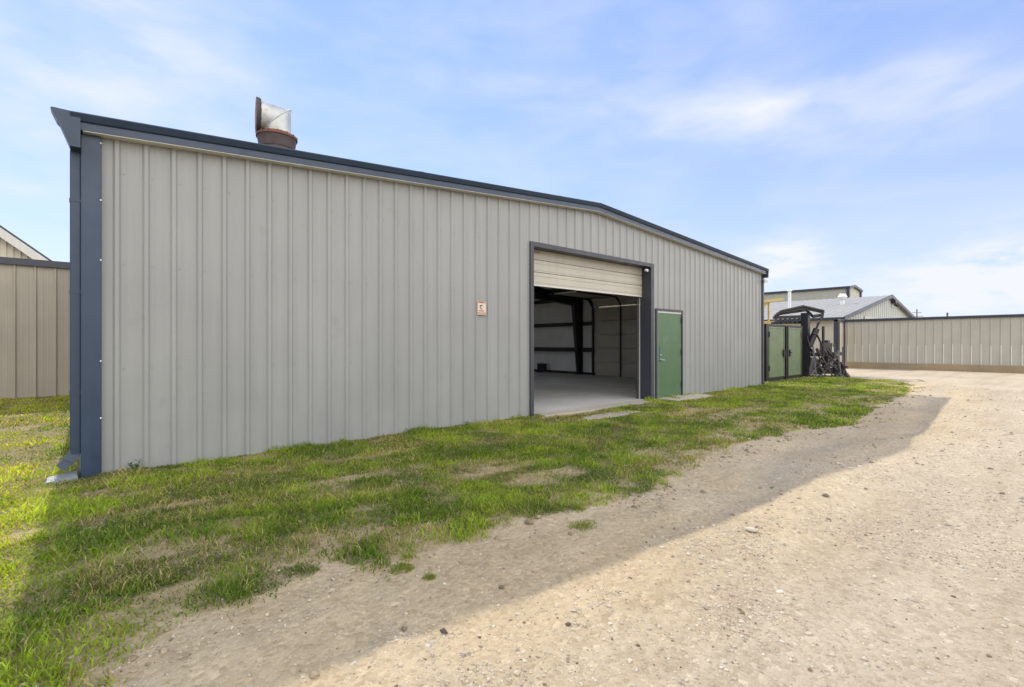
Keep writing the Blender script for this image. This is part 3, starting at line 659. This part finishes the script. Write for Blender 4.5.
mb=MB(); mb.box(32.75,34.1,9.15,9.35,2.74,2.885); mb.build('cap_rail',M['trimgrey'],rf)

# ------------------------------------------------------------------ background buildings
# A
t=thing('gable_shed',(50,18,0),'long cream metal building with pale grey gable roof beyond the yard fence','building')
AX0,AX1,AY0,AY1,AE,AM=37.9,62.3,10.4,44,3.23,5.44; am=(AX0+AX1)/2
az=lambda X: AE+(AM-AE)*(1-abs(X-am)/(am-AX0))
mb=MB(); ribbed(mb,(AX0,AY0,0),(1,0,0),(0,-1,0),AX1-AX0,.6,-.1,lambda s:az(AX0+s)-.05,off=.3,extra=(am-AX0,)); mb.build('wall',M['gable'],t)
mb=MB(); ribbed(mb,(AX0,AY0,0),(0,1,0),(-1,0,0),AY1-AY0,.6,-.1,lambda s:AE-.05,off=.3); mb.build('wall',M['cream'],t)
mb=MB()
for sgn in (-1,1):
    xe=am+sgn*(am-AX0+.35); ze=az(AX0)-.06
    P0=Vector((xe,AY0-.25,ze)); 
    nrm_=Vector((sgn*(AM-AE),0,(am-AX0))).normalized()
    L=AY1-AY0; k=0
    ys_=np.arange(0,L,.5)
    for y0_ in ys_:
        for a_,b_,d0,d1 in ((0,.42,0,0),(.42,.45,0,.04),(.45,.47,.04,.04),(.47,.5,.04,0)):
            pa=[Vector((xe,AY0-.25+y0_+a_,ze))+nrm_*d0,Vector((am,AY0-.25+y0_+a_,AM))+nrm_*d0]; pb=[Vector((xe,AY0-.25+y0_+b_,ze))+nrm_*d1,Vector((am,AY0-.25+y0_+b_,AM))+nrm_*d1]
            mb.add([pa[0],pb[0],pb[1],pa[1]],[(0,1,2,3)])
ar=mb.build('roof',M['rooflite'],t)
mb=MB()
for sgn in (-1,1): mb.bar((am,AY0-.27,AM-.06),(am+sgn*(am-AX0+.4),AY0-.27,az(AX0)-.12),.12,.26,0,(0,1,0)) if False else mb.prism([(am,AY0-.33,AM+.05),(am,AY0-.33,AM-.20),(am+sgn*(am-AX0+.4),AY0-.33,AE-.26),(am+sgn*(am-AX0+.4),AY0-.33,AE-.01)],(0,.10,0))
mb.build('rake_trim',M['trimgrey'],t)
mb=MB(); mb.box(AX0-.5,AX0-.34,AY0-.2,AY1,AE-.24,AE-.04); mb.build('gutter',M['trimgrey'],t)
mb=MB(); mb.tube((44.4,15.9,4.3),(44.4,15.9,5.85),.12,.12,12); mb.tube((44.4,15.9,5.85),(44.4,15.9,6.0),.2,.16,12); mb.build('pipe',M['white'],ar)
mb=MB(); mb.tube((45.2,12.3,4.5),(45.2,12.3,4.95),.14,.14,12); mb.tube((45.2,12.3,4.95),(45.2,12.3,5.15),.22,.34,14); mb.tube((45.2,12.3,5.15),(45.2,12.3,5.4),.34,.2,14); mb.build('turbine_vent',M['white'],ar)
mb=MB(); mb.box(am+.9,am+1.4,AY0-.35,AY0-.05,AM-.62,AM-.4); mb.bar((am+1.15,AY0-.2,AM-.7),(am+1.15,AY0-.5,AM-.9),.2,.14); mb.build('wall_lamp',M['black'],t)
for X_ in (43.2,):
    mb=MB(); mb.box(X_,X_+2.6,AY0-.05,AY0-.038,2.2,3.5); mb.build('panel_patch',M['greenish'],t)
# B
t=thing('flat_shed',(78,40,0),'tall olive grey metal building with nearly flat dark trimmed roof, farthest back','building')
mb=MB(); ribbed(mb,(75,19.8,0),(0,1,0),(-1,0,0),44,.9,-.1,lambda s:8.7,off=.3); mb.build('wall',M['greenish'],t)
mb=MB(); ribbed(mb,(75,19.8,0),(1,0,0),(0,-1,0),5.4,.9,-.1,lambda s:8.75+.28*(1-abs(s-2.2)/3.2),off=.3,extra=(2.2,)); mb.build('wall',M['greenish'],t)
mb=MB(); mb.add([(74.8,19.6,8.85),(77.2,19.6,9.2),(77.2,64,9.2),(74.8,64,8.85)],[(0,1,2,3)]); mb.add([(77.2,19.6,9.2),(80.6,19.6,8.75),(80.6,64,8.75),(77.2,64,9.2)],[(0,1,2,3)]); mb.build('roof',M['trimgrey'],t)
mb=MB(); mb.prism([(74.75,19.55,8.65),(74.75,19.55,8.95),(74.95,19.55,8.95),(74.95,19.55,8.65)],(0,44.4,0)); mb.prism([(74.8,19.5,8.62),(74.8,19.5,8.92),(77.2,19.5,9.27),(80.6,19.5,8.82),(80.6,19.5,8.52),(77.2,19.5,8.97)],(0,.15,0)); mb.build('roof_trim',M['trimgrey'],t)
mb=MB(); mb.box(74.8,75.2,19.6,19.9,-.1,8.7); mb.build('corner_trim',M['trimgrey'],t); mb=MB(); mb.box(80.2,80.5,19.6,19.9,-.1,8.6); mb.build('corner_trim',M['trimgrey'],t)
# C, left behind fence
t=thing('gable_house',(-5,36,0),'pale ribbed gable building with light rake board behind the brown fence','building')
ca,cz=-5.,8.05; sl_=.83
czf=lambda X: cz-abs(X-ca)*sl_
mb=MB(); ribbed(mb,(-8.4,30.3,0),(1,0,0),(0,-1,0),6.9,.22,-.1,lambda s:czf(-8.4+s)-.1,off=.05,extra=(3.4,),minor=False,base=.06,top=.03,depth=.04); mb.build('wall',M['cream'],t)
mb=MB(); ribbed(mb,(-1.5,30.3,0),(0,1,0),(1,0,0),15,.22,-.1,lambda s:czf(-1.5)-.1,off=.05,minor=False); mb.build('wall',M['cream'],t)
mb=MB()
for sgn in (-1,1): mb.prism([(ca,30,cz+.02),(ca,30,cz+.12),(ca+sgn*4.2,30,czf(ca+4.2)+.12),(ca+sgn*4.2,30,czf(ca+4.2)+.02)],(0,15.6,0))
mb.build('roof',M['trimgrey'],t)
mb=MB()
for sgn in (-1,1): mb.prism([(ca,29.93,cz+.015),(ca,29.93,cz-.40),(ca+sgn*4.2,29.93,czf(ca+4.2)-.40),(ca+sgn*4.2,29.93,czf(ca+4.2)+.015)],(0,.07,0))
mb.build('rake_board',M['lightstrip'],t)
# distant poles
t=thing('utility_pole',(70,11.9,0),'thin mast with short crossbars rising above the yard fence','mast')
mb=MB(); mb.tube((70,11.9,-.1),(70,11.9,5.3),.1,.06,8); mb.build('mast',M['wood'],t)
for z_,w_ in ((4.9,.5),(4.5,.7)):
    mb=MB(); mb.bar((70+w_*.76,11.9-w_*.65,z_),(70-w_*.76,11.9+w_*.65,z_),.06,.06); mb.build('crossbar',M['wood'],t)
mb=MB(); mb.tube((72,9.6,-.1),(72,9.6,4.75),.11,.09,8); mb.tube((72,9.6,4.75),(72,9.6,4.9),.13,.05,8); tag(mb.build('post',M['wood']),'short dark post top just showing over the yard fence','post')

# ------------------------------------------------------------------ green steel cabinet beside the shed
t=thing('steel_cabinet',(21.2,8.8,0),'faded green two door steel cabinet in a black frame beside the shed','cabinet')
cy=7.78
mb=MB(); mb.box(19.62,22.9,cy+.06,10.1,.16,2.12); mb.build('body',M['dark'],t)
mb=MB()
for a_,b_ in ((19.36,19.56),(22.9,23.02)): mb.box(a_,b_,cy-.04,cy+.14,-.02,2.2)
mb.box(19.56,22.9,cy-.035,cy+.14,2.125,2.2); mb.box(19.56,22.9,cy-.02,cy+.14,.02,.13)
mb.build('frame',M['black'],t)
for a_,b_ in ((19.60,21.10),(21.50,22.88)):
    mb=MB(); mb.cbox(a_,b_,cy-.03,cy+.05,.14,2.11,.008); dd_=mb.build('door',M['green2'],t)
    ex=b_ if a_<20 else a_; ix=a_ if a_<20 else b_
    mb=MB()
    for (q0,q1,w0,w1) in ((a_,b_,2.04,2.108),(a_,b_,.142,.20)): mb.box(q0+.01,q1-.01,cy-.045,cy-.031,w0,w1)
    for q0 in (a_+.01,b_-.07): mb.box(q0,q0+.06,cy-.045,cy-.031,.2,2.04)
    mb.build('edge_strip',M['green2'],dd_)
    mb=MB(); kx=ex-.16 if a_<20 else ex+.03
    mb.box(kx,kx+.11,cy-.09,cy-.046,.92,1.2); mb.bar((kx+.05,cy-.1,1.08),(kx-.12 if a_<20 else kx+.2,cy-.1,1.08),.035,.035); mb.build('latch',M['dark'],dd_)
    for z_ in (.4,1.7):
        mb=MB(); mb.tube((ix,cy-.05,z_),(ix,cy-.05,z_+.2),.03,.03,8); mb.build('hinge',M['dark'],dd_)
mb=MB(); mb.box(21.10,21.50,cy-.01,cy+.05,.0,2.12); mb.tube((21.24,cy-.05,.02),(21.24,cy-.05,2.15),.035,.035,8); mb.tube((21.40,cy-.05,.02),(21.40,cy-.05,2.15),.035,.035,8); mb.build('lock_post',M['black'],t)
# yellow hoist behind
t=thing('yellow_hoist',(25.2,10.6,0),'yellow steel hoist arm on posts showing above the green cabinet','hoist')
RV=Vector((.7585,-.6517,0)); FV=Vector((.6517,.7585,0)); UP=Vector((0,0,1))
def Q(px,py,t_): 
    u_=(px-512)/488; return FV*t_+RV*(u_*t_)+UP*(1.45+(343.5-py)/488*t_)
H0=Vector((26.0,10.0,0)); 
def hp(a_,z_,b_=0): return H0+RV*a_+FV*b_+UP*z_
mb=MB(); mb.bar(hp(-.9,3.52),hp(.35,3.68),.2,.13); mb.bar(hp(.3,3.68),hp(.42,3.62),.1,.08); mb.prism([hp(-.75,3.46),hp(-.15,3.54),hp(-.55,3.25),hp(-.75,3.2)],FV*.1); mb.build('arm',M['yellow'],t)
for a_ in (-.62,-.30):
    mb=MB(); mb.bar(hp(a_,-.05),hp(a_,3.5),.07,.07); mb.build('post',M['yellow'],t)
mb=MB(); mb.bar(hp(-1.0,2.45,.1),hp(.0,2.45,.1),.5,.25); mb.build('drive_box',M['yellow'],t)
# black implement
B0=Vector((23.9,8.0,0))
def bp(px,z,b_=0): return FV*(21.5+b_)+RV*((px-512)/488*(21.5+b_))+UP*z
def zz_(py): return 1.45+(343.5-py)*.0441
t=thing('old_implement',tuple(B0),'old black steel implement with tubular top cage, hydraulic ram and folded arms','machine')
mb=MB()
for b_ in (0,1.1):
    mb.bar(bp(805.5,-.03,b_),bp(805.5,zz_(313),b_),.30,.28,0,(0,1,0))
mb.bar(bp(805.5,1.2,0),bp(805.5,1.2,1.1),.26,.3); mb.bar(bp(805.5,2.5,0),bp(805.5,2.5,1.1),.3,.4)
mb.bar(bp(802,zz_(316.5),.1),bp(774,zz_(317.5),.1),.2,.13); mb.bar(bp(802,zz_(322),.5),bp(772,zz_(322.5),.5),.2,.10)
for k in range(6): mb.bar(bp(774+k*4.6,zz_(322.5),.05),bp(777+k*4.6,zz_(317),.05),.06,.06)
mb.build('mast',M['black'],t)
mb=MB()
for b_ in (-.1,1.0):
    mb.path([bp(775,zz_(316),b_),bp(781,zz_(311.5),b_),bp(803,zz_(306.5),b_),bp(810,zz_(308),b_),bp(823,zz_(311),b_),bp(822,zz_(318),b_)],.055,8)
    mb.path([bp(777,zz_(313.5),b_),bp(796,zz_(310.5),b_),bp(806,zz_(309),b_),bp(813,zz_(316),b_),bp(822,zz_(314.5),b_)],.042,8)
for px_c in ((776,316),(803,306.5),(823,311)): mb.tube(bp(px_c[0],zz_(px_c[1]),-.1),bp(px_c[0],zz_(px_c[1]),1.0),.06,.06,8)
mb.build('top_cage',M['black'],t)
mb=MB(); mb.tube(bp(822.5,zz_(314),-.1),bp(815.5,zz_(331),-.15),.045,.045,8); mb.tube(bp(816.5,zz_(329),-.15),bp(809.5,zz_(346),-.15),.125,.125,12); mb.tube(bp(809.5,zz_(346),-.15),bp(813,zz_(356),-.2),.045,.045,8); mb.build('hydraulic_ram',M['black'],t)
mb=MB(); mb.tube(bp(823.2,.6,-.2),bp(823.2,zz_(326.5),-.2),.055,.055,8); mb.build('upright_rod',M['black'],t)
mb=MB(); mb.path([bp(812,zz_(333),-.25),bp(817,zz_(335),-.25),bp(820,zz_(341),-.25),bp(823,zz_(347),-.25)],.04,6); mb.path([bp(807,zz_(336),-.2),bp(810,zz_(348),-.3),bp(814,zz_(352),-.3)],.03,6); mb.build('hose',M['black'],t)
mb=MB(); mb.bar(bp(809,.95,.3),bp(838,1.0,.3),.7,.14); mb.bar(bp(809,.28,.3),bp(836,.26,.3),.9,.2); mb.bar(bp(826,.1,.3),bp(826,1.6,.3),.3,.24,0,(0,1,0)); mb.bar(bp(822,1.2,.1),bp(830,1.2,.1),.34,.55); mb.build('chassis',M['junk'],t)
rnd=random.Random(4)
arms=[(812,352,826,379),(817,348,833,380),(822,345,840,379),(828,350,844,380),(833,352,847,381),(825,352,812,378),(836,358,820,380),(813,346,816,378),(818,350,838,366),(840,352,822,372),(846,366,836,380),(827,347,836,372),(814,372,846,377),(843,347,843,379),(816,349,824,372),(832,356,846,370),(838,350,841,379),(830,348,838,376),(842,363,848,379),(815,366,835,372),(819,360,843,374),(811,360,821,380),(834,344,836,378)]
for (a0,b0,a1,b1) in arms:
    o1,o2=rnd.uniform(-.5,.1),rnd.uniform(-.6,-.1); mb=MB(); w_=rnd.uniform(.045,.10)
    mb.bar(bp(a0,max(.05,zz_(b0)),o1),bp(a1,max(.03,zz_(b1)+.15),o2),w_,w_*.7); pe=bp(a1,max(.03,zz_(b1)+.15),o2); mb.tube(pe-FV*.08,pe+FV*.08,w_*.8,w_*.8,8); mb.build('linkage_arm',rnd.choice([M['junk'],M['junk'],M['rustdark'],M['black'],M['greymetal']]),t)
mb=MB(); mb.prism([bp(808,.1,-.1),bp(822,.1,-.1),bp(820,.75,-.1),bp(812,.85,-.1)],FV*.5); mb.build('hopper',M['greymetal'],t)
t=thing('white_jug',tuple(bp(831.5,1.1,.2)),'small white plastic jug standing on the old black implement','jug')
cpt=bp(831.5,1.07,.2)
mb=MB(); mb.tube(cpt,cpt+UP*.17,.11,.115,12); mb.tube(cpt+UP*.17,cpt+UP*.24,.115,.035,12); mb.build('body',M['white'],t)
mb=MB(); mb.tube(cpt+UP*.24,cpt+UP*.28,.04,.04,10); mb.build('cap',M['white'],t)
mb=MB(); mb.path([cpt+RV*.06+UP*.22,cpt+RV*.13+UP*.2,cpt+RV*.13+UP*.12],.014,6); mb.build('handle',M['white'],t)

# ------------------------------------------------------------------ light, sky, camera
sd_=Vector((.03,1.18,1)).normalized(); el=math.asin(sd_.z); az_=math.atan2(sd_.x,sd_.y)
L=bpy.data.lights.new('sun','SUN'); L.energy=2.05; L.angle=R(.5); L.color=(1,.94,.85)
lo_=bpy.data.objects.new('sun',L); col.objects.link(lo_); lo_.rotation_euler=sd_.to_track_quat('Z','Y').to_euler(); lo_.location=(0,20,30)
wd=bpy.data.worlds.new('World'); sc.world=wd; wd.use_nodes=True; nt=wd.node_tree; bg=nt.nodes['Background']
sk=N(nt,'ShaderNodeTexSky',sky_type='NISHITA'); sk.sun_disc=False; sk.sun_elevation=el; sk.sun_rotation=az_; sk.altitude=200; sk.air_density=1.0; sk.dust_density=.0; sk.ozone_density=1.5
tcw=N(nt,'ShaderNodeTexCoord'); sp=N(nt,'ShaderNodeSeparateXYZ'); nt.links.new(tcw.outputs['Generated'],sp.inputs[0])
def math_(op,a,b=None,c=None):
    n=N(nt,'ShaderNodeMath',operation=op)
    for i,v in enumerate((a,b,c)):
        if v is None: continue
        if hasattr(v,'is_linked'): nt.links.new(v,n.inputs[i])
        else: n.inputs[i].default_value=v
    return n.outputs[0]
azm=math_('ARCTAN2',sp.outputs[0],sp.outputs[1]); elv=math_('ARCSINE',sp.outputs[2])
cv=N(nt,'ShaderNodeCombineXYZ'); nt.links.new(math_('MULTIPLY',azm,1.6),cv.inputs[0]); nt.links.new(math_('MULTIPLY',elv,4.2),cv.inputs[1])
def cn(scale,det,rough,w=0):
    n=N(nt,'ShaderNodeTexNoise'); n.inputs['Scale'].default_value=scale; n.inputs['Detail'].default_value=det; n.inputs['Roughness'].default_value=rough; n.inputs['Distortion'].default_value=w
    nt.links.new(cv.outputs[0],n.inputs['Vector']); return n.outputs['Fac']
n1=cn(3.0,7,.52,.25); n2=cn(9,8,.6,.2)
def blob(px,py,wx,wy):
    u_=(px-512)/488; d_=FV+RV*u_+UP*((343.5-py)/488); a0=math.atan2(d_.x,d_.y); e0=math.atan2(d_.z,math.hypot(d_.x,d_.y))
    da=math_('DIVIDE',math_('SUBTRACT',azm,a0),wx); de=math_('DIVIDE',math_('SUBTRACT',elv,e0),wy)
    s_=math_('ADD',math_('MULTIPLY',da,da),math_('MULTIPLY',de,de)); return math_('EXPONENT',math_('MULTIPLY',s_,-1.))
tot=None
for px,py,wx,wy,k in ((740,115,.22,.04,.75),(860,150,.16,.06,.25),(110,70,.20,.14,.75),(20,187,.05,.012,.5),(955,80,.12,.05,.35),(540,80,.15,.03,.2),(640,60,.2,.1,.12)):
    q=math_('MULTIPLY',blob(px,py,wx,wy),k); tot=q if tot is None else math_('ADD',tot,q)
cir=math_('MULTIPLY',tot,math_('MULTIPLY_ADD',n1,2.0,-.35))
lowb=None
for px,py,wx,wy,k in ((785,262,.07,.035,1.),(970,285,.12,.045,1.),(1040,270,.1,.05,.8)):
    q=math_('MULTIPLY',blob(px,py,wx,wy),k); lowb=q if lowb is None else math_('ADD',lowb,q)
cum=math_('MULTIPLY',lowb,math_('MULTIPLY_ADD',n2,4.2,-1.2))
wide=math_('MULTIPLY',math_('MULTIPLY_ADD',n1,2.2,-.85),.36)
def clamp(v):
    n=N(nt,'ShaderNodeClamp'); nt.links.new(v,n.inputs[0]); return n.outputs[0]
fac=clamp(math_('ADD',math_('ADD',clamp(cir),clamp(cum)),clamp(wide)))
SKYC=(3.25,3.35,3.6)
# thin high veil evens the blue, whiter towards the horizon haze
hz=math_('EXPONENT',math_('MULTIPLY',math_('MAXIMUM',elv,0.),-4.5))
veil=clamp(math_('MULTIPLY_ADD',hz,.28,.68))
cs=mix(nt,veil,sk.outputs[0],mix(nt,hz,(1.15,1.66,3.3),(2.75,3.0,3.6)))
cs=mix(nt,math_('MULTIPLY',fac,.95),cs,SKYC)
# bright broken cumulus added out of view behind the camera to fill the shade
bk=N(nt,'ShaderNodeTexNoise'); bk.inputs['Scale'].default_value=2.6; bk.inputs['Detail'].default_value=7; nt.links.new(tcw.outputs['Generated'],bk.inputs['Vector'])
south=clamp(math_('MULTIPLY_ADD',sp.outputs[1],-3.,-.1)); up_=clamp(math_('MULTIPLY',sp.outputs[2],8.))
bkf=clamp(math_('MULTIPLY_ADD',bk.outputs['Fac'],6.,-2.3))
cs=mix(nt,math_('MULTIPLY',math_('MULTIPLY',bkf,south),up_),cs,(10.5,10.1,9.7))
nt.links.new(cs,bg.inputs['Color']); bg.inputs['Strength'].default_value=.15

cam=bpy.data.cameras.new('camera'); cam.lens=488/1024*36; cam.sensor_width=36; cam.clip_end=3000; cam.clip_start=.05
co=bpy.data.objects.new('camera',cam); col.objects.link(co); co.location=(0,0,1.45)
co.rotation_euler=(R(90),0,-math.atan2(.6517,.7585)); sc.camera=co
sc.view_settings.view_transform='Standard'; sc.view_settings.look='None'; sc.view_settings.exposure=.92; sc.view_settings.gamma=1
sc.cycles.max_bounces=10; sc.cycles.diffuse_bounces=7; sc.cycles.glossy_bounces=4; sc.cycles.use_denoising=True
sc.cycles.sample_clamp_indirect=6
